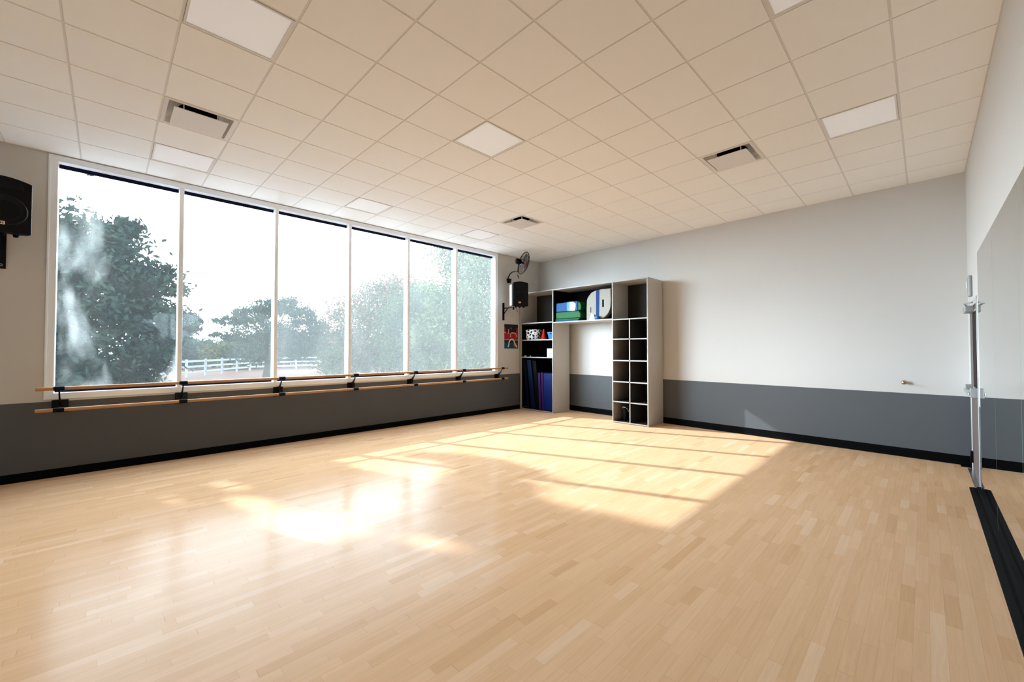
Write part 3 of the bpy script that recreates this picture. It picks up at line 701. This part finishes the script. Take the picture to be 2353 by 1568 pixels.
SX, SY, SZ = 1, .402, -.636       # direction the sunlight travels
def in_lit(fx, fy, zones):
    for (cx, cy, rx, ry, an) in zones:
        dx, dy = fx-cx, fy-cy; c_, s_ = math.cos(an), math.sin(an)
        if ((dx*c_+dy*s_)/rx)**2 + ((-dx*s_+dy*c_)/ry)**2 < 1: return True
    return False
def foliage(name, blobs, n, size, m, parent, seed=1, zones=None, flat=.7, sub=.55):
    """one mesh of many leaves; blobs = (x,y,z,rx,ry,rz,weight)"""
    rg = np.random.default_rng(seed); w = np.array([b_[6] for b_ in blobs], float); w /= w.sum()
    C_ = []
    for b_, k in zip(blobs, (w*n).astype(int)):
        ncl = max(4, k//55)
        d = rg.normal(size=(ncl,3)); d /= np.linalg.norm(d,axis=1)[:,None]
        rad = rg.uniform(.25,1,ncl)**.45
        cc = d*rad[:,None]*np.array(b_[3:6]) + np.array(b_[:3])
        idx = rg.integers(0,ncl,k)
        sc = sub*min(b_[3:6])*.55
        p = cc[idx] + rg.normal(size=(k,3))*np.array([sc,sc,sc*flat])
        C_.append(p)
    P_ = np.concatenate(C_)
    P_ = P_[P_[:,2] > GZ+.05]
    if zones:
        tt = P_[:,2]/(-SZ); fx = P_[:,0]+tt; fy = P_[:,1]+SY*tt
        keep = np.array([not in_lit(a, b_, zones) for a, b_ in zip(fx, fy)]); P_ = P_[keep]
    k = len(P_)
    a = rg.normal(size=(k,3)); a /= np.linalg.norm(a,axis=1)[:,None]
    b2 = np.cross(a, rg.normal(size=(k,3))); b2 /= np.linalg.norm(b2,axis=1)[:,None]
    s = size*rg.uniform(.6,1.3,(k,1))
    V = np.stack([P_-a*s, P_+b2*s*.45, P_+a*s, P_-b2*s*.45], 1).reshape(-1,3)
    me = bpy.data.meshes.new(name); me.vertices.add(len(V)); me.vertices.foreach_set('co', (V-np.array(parent.location)).ravel())
    me.loops.add(4*k); me.loops.foreach_set('vertex_index', np.arange(4*k, dtype=np.int32))
    me.polygons.add(k); me.polygons.foreach_set('loop_start', np.arange(0,4*k,4,dtype=np.int32)); me.polygons.foreach_set('loop_total', np.full(k,4,dtype=np.int32))
    me.materials.append(m); me.update(); me.validate()
    o = bpy.data.objects.new(name, me); COL.objects.link(o); o.parent = parent
    return o
def trunk(parent, base, top, r0, branches, seed=1):
    rg = random.Random(seed); q = MB(); L0 = Vector(parent.location)
    b_ = Vector(base); t_ = Vector(top); pts = []; rs = []
    for k in range(7):
        u = k/6; p = b_.lerp(t_, u) + Vector((rg.uniform(-.1,.1),rg.uniform(-.1,.1),0))*(r0*3 if 0 < k < 6 else 0); pts.append(p-L0); rs.append(r0*(1.25-.75*u))
    q.tube(pts, rs, 10)
    for e in branches:
        e = Vector(e); s0 = b_.lerp(t_, rg.uniform(.35,.95)); mid = s0.lerp(e,.5) + Vector((rg.uniform(-.4,.4),rg.uniform(-.4,.4),rg.uniform(0,.5)))
        q.tube([s0-L0, s0.lerp(mid,.5)-L0, mid-L0, mid.lerp(e,.55)+Vector((0,0,.12))-L0, e-L0], [r0*.45,r0*.36,r0*.26,r0*.16,r0*.06], 7)
    return q.build('trunk', M['bark'], parent)
def tree(label, base, top, r0, blobs, n, size, m, seed, zones=None, br=None, sub=.55, group='trees outside the window', name='tree'):
    t = thing(name, label, 'tree', base, 0, group)
    trunk(t, base, top, r0, br if br is not None else [b_[:3] for b_ in blobs], seed)
    foliage('foliage', blobs, n, size, m, t, seed, zones, sub=sub)
    return t
# the big oak just outside: low skirt seen in the first pane, high crown that shades the floor
zones = [(-4.80,1.08,.42,.17,.35),(-3.85,1.32,.62,.28,.40),(-3.90,1.88,.34,.30,.2),(-5.58,1.02,.32,.13,.4),(-5.55,.47,.16,.07,.3),(-4.05,2.12,.42,.12,.3),(-4.95,2.80,.85,.42,.35),(-4.35,2.72,.35,.15,.3),
         (-2.05,3.75,1.1,.42,.35),(-2.45,3.25,.35,.11,.3),(-2.35,2.78,.28,.05,.38),(-1.75,3.0,.35,.06,.38),(-2.8,1.88,.38,.13,.35),(-3.6,2.95,.22,.07,.3),(-3.2,3.62,.3,.10,.35)]
skirt = [(-19,-1.6,4.3,1.6,1.9,1.7,1.6),(-19,-.2,4.7,1.3,1.3,1.0,1.0),(-19,.9,3.9,1.2,1.0,.6,.6),(-19,1.2,2.6,1.4,1.0,.7,.9),(-19,-.6,3.0,1.5,1.6,1.0,1.2),(-19,-.4,1.4,1.5,2.0,1.0,1.7),(-19,-.6,.2,1.5,2.0,.7,1.5),(-19,-2.6,2.2,1.5,1.6,1.6,1.5),
         (-19,1.9,2.5,.7,.5,.4,.45),(-19,.3,5.55,.8,.5,.35,.25)]
crown = []
for (fx, fy, r_, w_) in [(-5.2,-.2,1.3,1.0),(-3.5,.1,1.5,1.3),(-1.9,.7,1.3,1.2),(-5.0,1.65,.75,1.1),(-4.2,2.35,.8,1.1),(-3.1,2.4,.9,1.2),(-2.1,2.1,.9,1.3),(-1.3,2.2,.8,1.0),(-3.6,3.05,.55,.7),(-2.6,3.0,.6,.8),(-1.6,2.7,.6,.7),(-4.3,3.35,.45,.5),(-4.65,1.75,.3,.5),(-3.35,3.5,.35,.35),(-1.9,3.25,.35,.3)]:
    X_ = -18.5 + rnd.uniform(-.8,.8); tt = fx-X_
    crown.append((X_, fy-SY*tt, -SZ*tt, 1.0, r_, r_*.62, w_))
lit_t = [(-19,0,0)]
t = tree('big dark oak right outside the leftmost pane', (-19.2,-3.4,GZ), (-18.8,-3.3,7.5), .38, skirt, 36000, .115, leafA, 3, None,
     br=[(-19,-.3,4.8),(-19,1.2,3.6),(-19,1.6,2.6),(-19,-1.5,4.6),(-18.6,-4.2,9.6),(-18.5,-3.2,10.6),(-18.4,-5.2,10.0)])
foliage('high_foliage', crown, 34000, .10, leafA, t, 5, zones, sub=.75)
foliage('twig_tuft', [(-19,-.42,7.35,.3,.22,.12,1)], 260, .09, leafA, t, 8)
# distant trees
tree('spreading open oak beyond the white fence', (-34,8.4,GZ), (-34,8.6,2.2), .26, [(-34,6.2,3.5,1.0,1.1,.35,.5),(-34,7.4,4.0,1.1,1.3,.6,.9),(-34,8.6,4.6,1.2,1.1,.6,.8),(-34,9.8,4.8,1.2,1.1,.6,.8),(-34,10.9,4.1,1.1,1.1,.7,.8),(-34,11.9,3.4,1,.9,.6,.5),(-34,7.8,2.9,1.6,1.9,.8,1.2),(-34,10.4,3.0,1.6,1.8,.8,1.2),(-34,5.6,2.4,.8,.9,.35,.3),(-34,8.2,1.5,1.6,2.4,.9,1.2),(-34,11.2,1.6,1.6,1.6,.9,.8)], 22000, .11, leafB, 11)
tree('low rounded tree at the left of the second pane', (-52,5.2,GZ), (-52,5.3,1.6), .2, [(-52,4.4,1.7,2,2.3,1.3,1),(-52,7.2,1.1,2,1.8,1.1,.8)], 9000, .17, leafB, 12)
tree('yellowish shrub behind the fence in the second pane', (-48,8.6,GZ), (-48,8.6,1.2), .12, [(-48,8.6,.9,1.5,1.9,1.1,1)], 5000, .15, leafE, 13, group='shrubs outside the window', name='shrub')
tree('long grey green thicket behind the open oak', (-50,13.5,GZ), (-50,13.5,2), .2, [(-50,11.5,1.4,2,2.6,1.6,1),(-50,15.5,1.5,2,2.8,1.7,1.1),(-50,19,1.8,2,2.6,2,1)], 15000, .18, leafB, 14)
tree('large rounded reddish tree across the third and fourth panes', (-32,15.0,GZ), (-32,15.0,3), .3, [(-32,13.9,3.6,2.2,1.8,1.9,1),(-32,16.2,5.0,2.4,2.0,2.2,1.5),(-32,14.2,1.4,2.2,2.2,1.5,1.2),(-32,18.6,5.2,2.2,2.4,2.9,1.6),(-32,17.2,1.1,2.2,2.4,1.4,1.1)], 28000, .14, leafC, 15)
tree('pale green tree filling the fourth pane', (-27,16.3,GZ), (-27,16.3,3), .28, [(-27,15.4,3.2,2,1.7,2.4,1.2),(-27,17.5,4.6,2,1.8,2.1,1.3),(-27,16.5,1.2,2,2.4,1.6,1.1),(-27,20.0,3.6,2,1.9,2.8,1.2)], 24000, .12, leafD, 16)
tree('tall leafy tree close outside the rightmost panes', (-17.5,14.6,GZ), (-17.4,14.5,4.5), .25, [(-17.5,13.9,6.6,1.5,1.5,2.2,1.7),(-17.5,15.6,3.6,1.6,1.8,2.6,2.0),(-17.5,13.3,3.4,1.5,1.7,2.0,1.7),(-17.5,16.4,6.6,1.6,1.7,2.2,1.7),(-17.5,14.4,.6,1.5,2.0,1.2,1.4),(-17.5,12.0,7.3,.7,.9,.35,.2),(-17.5,11.8,1.6,1.2,1.3,1.4,1.1),(-17.5,16.9,1.2,1.2,1.4,1.6,1.0)], 52000, .095, leafD, 17)
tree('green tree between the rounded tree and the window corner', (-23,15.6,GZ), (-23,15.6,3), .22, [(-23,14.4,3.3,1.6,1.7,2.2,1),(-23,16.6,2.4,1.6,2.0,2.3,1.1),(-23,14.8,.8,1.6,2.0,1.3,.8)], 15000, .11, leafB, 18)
tree('bushy pale green shrub below the reddish tree', (-31,12.2,GZ), (-31,12.2,1), .1, [(-31,12.6,.7,1.2,1.7,1.1,1)], 6000, .11, leafD, 19, group='shrubs outside the window', name='shrub')
# far tree line
for k, (yy, zz, w_, lb) in enumerate([(12,3.0,9,'far tree line low above the fence, left part'),(34,4.5,12,'far tree line behind the white canopy, middle part'),(62,7.0,16,'far tree line behind the rightmost trees')]):
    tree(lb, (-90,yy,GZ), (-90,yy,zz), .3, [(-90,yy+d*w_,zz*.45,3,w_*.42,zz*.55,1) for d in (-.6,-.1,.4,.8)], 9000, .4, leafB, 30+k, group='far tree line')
# white ranch fence
fp = [(-34,.4),(-37.4,4.1),(-41.5,6.9),(-45.2,9.7),(-46,14),(-46,19),(-45,24)]
t = thing('ranch_fence', 'white three-rail ranch fence across the field', 'fence', (-41.5,6.9,GZ))
o3 = Vector((-41.5,6.9,GZ)); posts = []
for (a, b_), (c_, d_) in zip(fp[:-1], fp[1:]):
    n = max(1, round(math.hypot(c_-a,d_-b_)/2.4))
    for k in range(n): posts.append((a+(c_-a)*k/n, b_+(d_-b_)*k/n))
posts.append(fp[-1])
for (x, y) in posts: MB().box(x-.07-o3.x, x+.07-o3.x, y-.07-o3.y, y+.07-o3.y, 0, 1.3).build('fence_post', M['fencem'], t)
for z in (.35,.75,1.15):
    q = MB()
    for (a, b_), (c_, d_) in zip(fp[:-1], fp[1:]):
        A_ = Vector((a-o3.x,b_-o3.y,z)); B_ = Vector((c_-o3.x,d_-o3.y,z)); n = (B_-A_).normalized(); nn = Vector((-n.y,n.x,0))*.02
        u = Vector((0,0,.075)); q.add([A_-nn-u,B_-nn-u,B_+nn-u,A_+nn-u,A_-nn+u,B_-nn+u,B_+nn+u,A_+nn+u], [(0,3,2,1),(4,5,6,7),(0,1,5,4),(1,2,6,5),(2,3,7,6),(3,0,4,7)])
    q.build('fence_rail', M['fencem'], t)
# canopy beyond the fence
t = thing('white_canopy', 'small white canopy roof beyond the fence behind the third pane', 'canopy', (-58,16.9,GZ))
MB().prism([(-1.3,2.0),(1.3,2.0),(.8,2.25),(-.8,2.25)], -1.2, 1.2, 'x').build('canopy_roof', M['canopy'], t)
for a in (-1.2,1.2):
    for b_ in (-1.1,1.1): MB().box(b_-.05,b_+.05,a-.05,a+.05,0,2.0).build('leg', M['canopy'], t)
t = thing('parked_trailer', 'long low dark blue trailer behind the left part of the fence', 'trailer', (-56,7.2,GZ))
MB().box(-1,1,-2.6,2.6,.25,1.0).build('trailer_body', M['dkblue'], t, bevel=.1)
for yy in (-1.2,1.2): MB().lathe([(.3,-.1),(.3,.1)], 16, M=Matrix.Translation((1.0,yy,.3)) @ Matrix.Rotation(PI/2,4,'Y')).build('wheel', M['rubber'], t)

# ------------------------------------------------------------------ light
SKY_LOW, SKY_HIGH = 8.4, 1.4
W = bpy.data.worlds.new('World'); scene.world = W; W.use_nodes = True
bg = W.node_tree.nodes['Background']; bg.inputs[0].default_value = (.73,.85,.98,1)
_n = W.node_tree.nodes; _l = W.node_tree.links      # sky shaped for the room light: bright low down, dimmed overhead
_tc = _n.new('ShaderNodeTexCoord'); _sx = _n.new('ShaderNodeSeparateXYZ'); _l.new(_tc.outputs['Generated'], _sx.inputs[0])
_mr = _n.new('ShaderNodeMapRange'); _mr.interpolation_type = 'SMOOTHSTEP'
_mr.inputs[1].default_value = .18; _mr.inputs[2].default_value = .58; _mr.inputs[3].default_value = SKY_LOW; _mr.inputs[4].default_value = SKY_HIGH
_l.new(_sx.outputs['Z'], _mr.inputs[0]); _l.new(_mr.outputs[0], bg.inputs[1])
sl = bpy.data.lights.new('sun', 'SUN'); sl.energy = 1.2; sl.angle = math.radians(.55); sl.color = (1,1,1.06)
so = bpy.data.objects.new('sun', sl); COL.objects.link(so)
so.rotation_euler = Vector((SX,SY,SZ)).to_track_quat('-Z','Y').to_euler(); so.location = (-30,-10,20)
pl = bpy.data.lights.new('window_portal', 'AREA'); pl.shape = 'RECTANGLE'; pl.size = 2.9; pl.size_y = 7.3; pl.cycles.is_portal = True
po = bpy.data.objects.new('window_portal', pl); COL.objects.link(po); po.location = (XW-.16, 3.187, 2.43); po.rotation_euler = (0,-PI/2,0)

# ------------------------------------------------------------------ camera
cam = bpy.data.cameras.new('camera'); cam.sensor_fit = 'HORIZONTAL'; cam.sensor_width = 36; cam.lens = 939.366/2353*36
cam.clip_start = .02; cam.clip_end = 500
co = bpy.data.objects.new('camera', cam); COL.objects.link(co); co.location = (0,0,1.5585)
co.rotation_euler = (PI/2+.0195, 0, .7897)
scene.camera = co
scene.view_settings.view_transform = 'Standard'; scene.view_settings.look = 'None'; scene.view_settings.gamma = 1
scene.view_settings.use_curve_mapping = False; scene.view_settings.exposure = 2.55
scene.cycles.max_bounces = 12; scene.cycles.diffuse_bounces = 8; scene.cycles.glossy_bounces = 6; scene.cycles.transparent_max_bounces = 16
scene.cycles.sample_clamp_indirect = 6; scene.cycles.caustics_reflective = False; scene.cycles.caustics_refractive = False
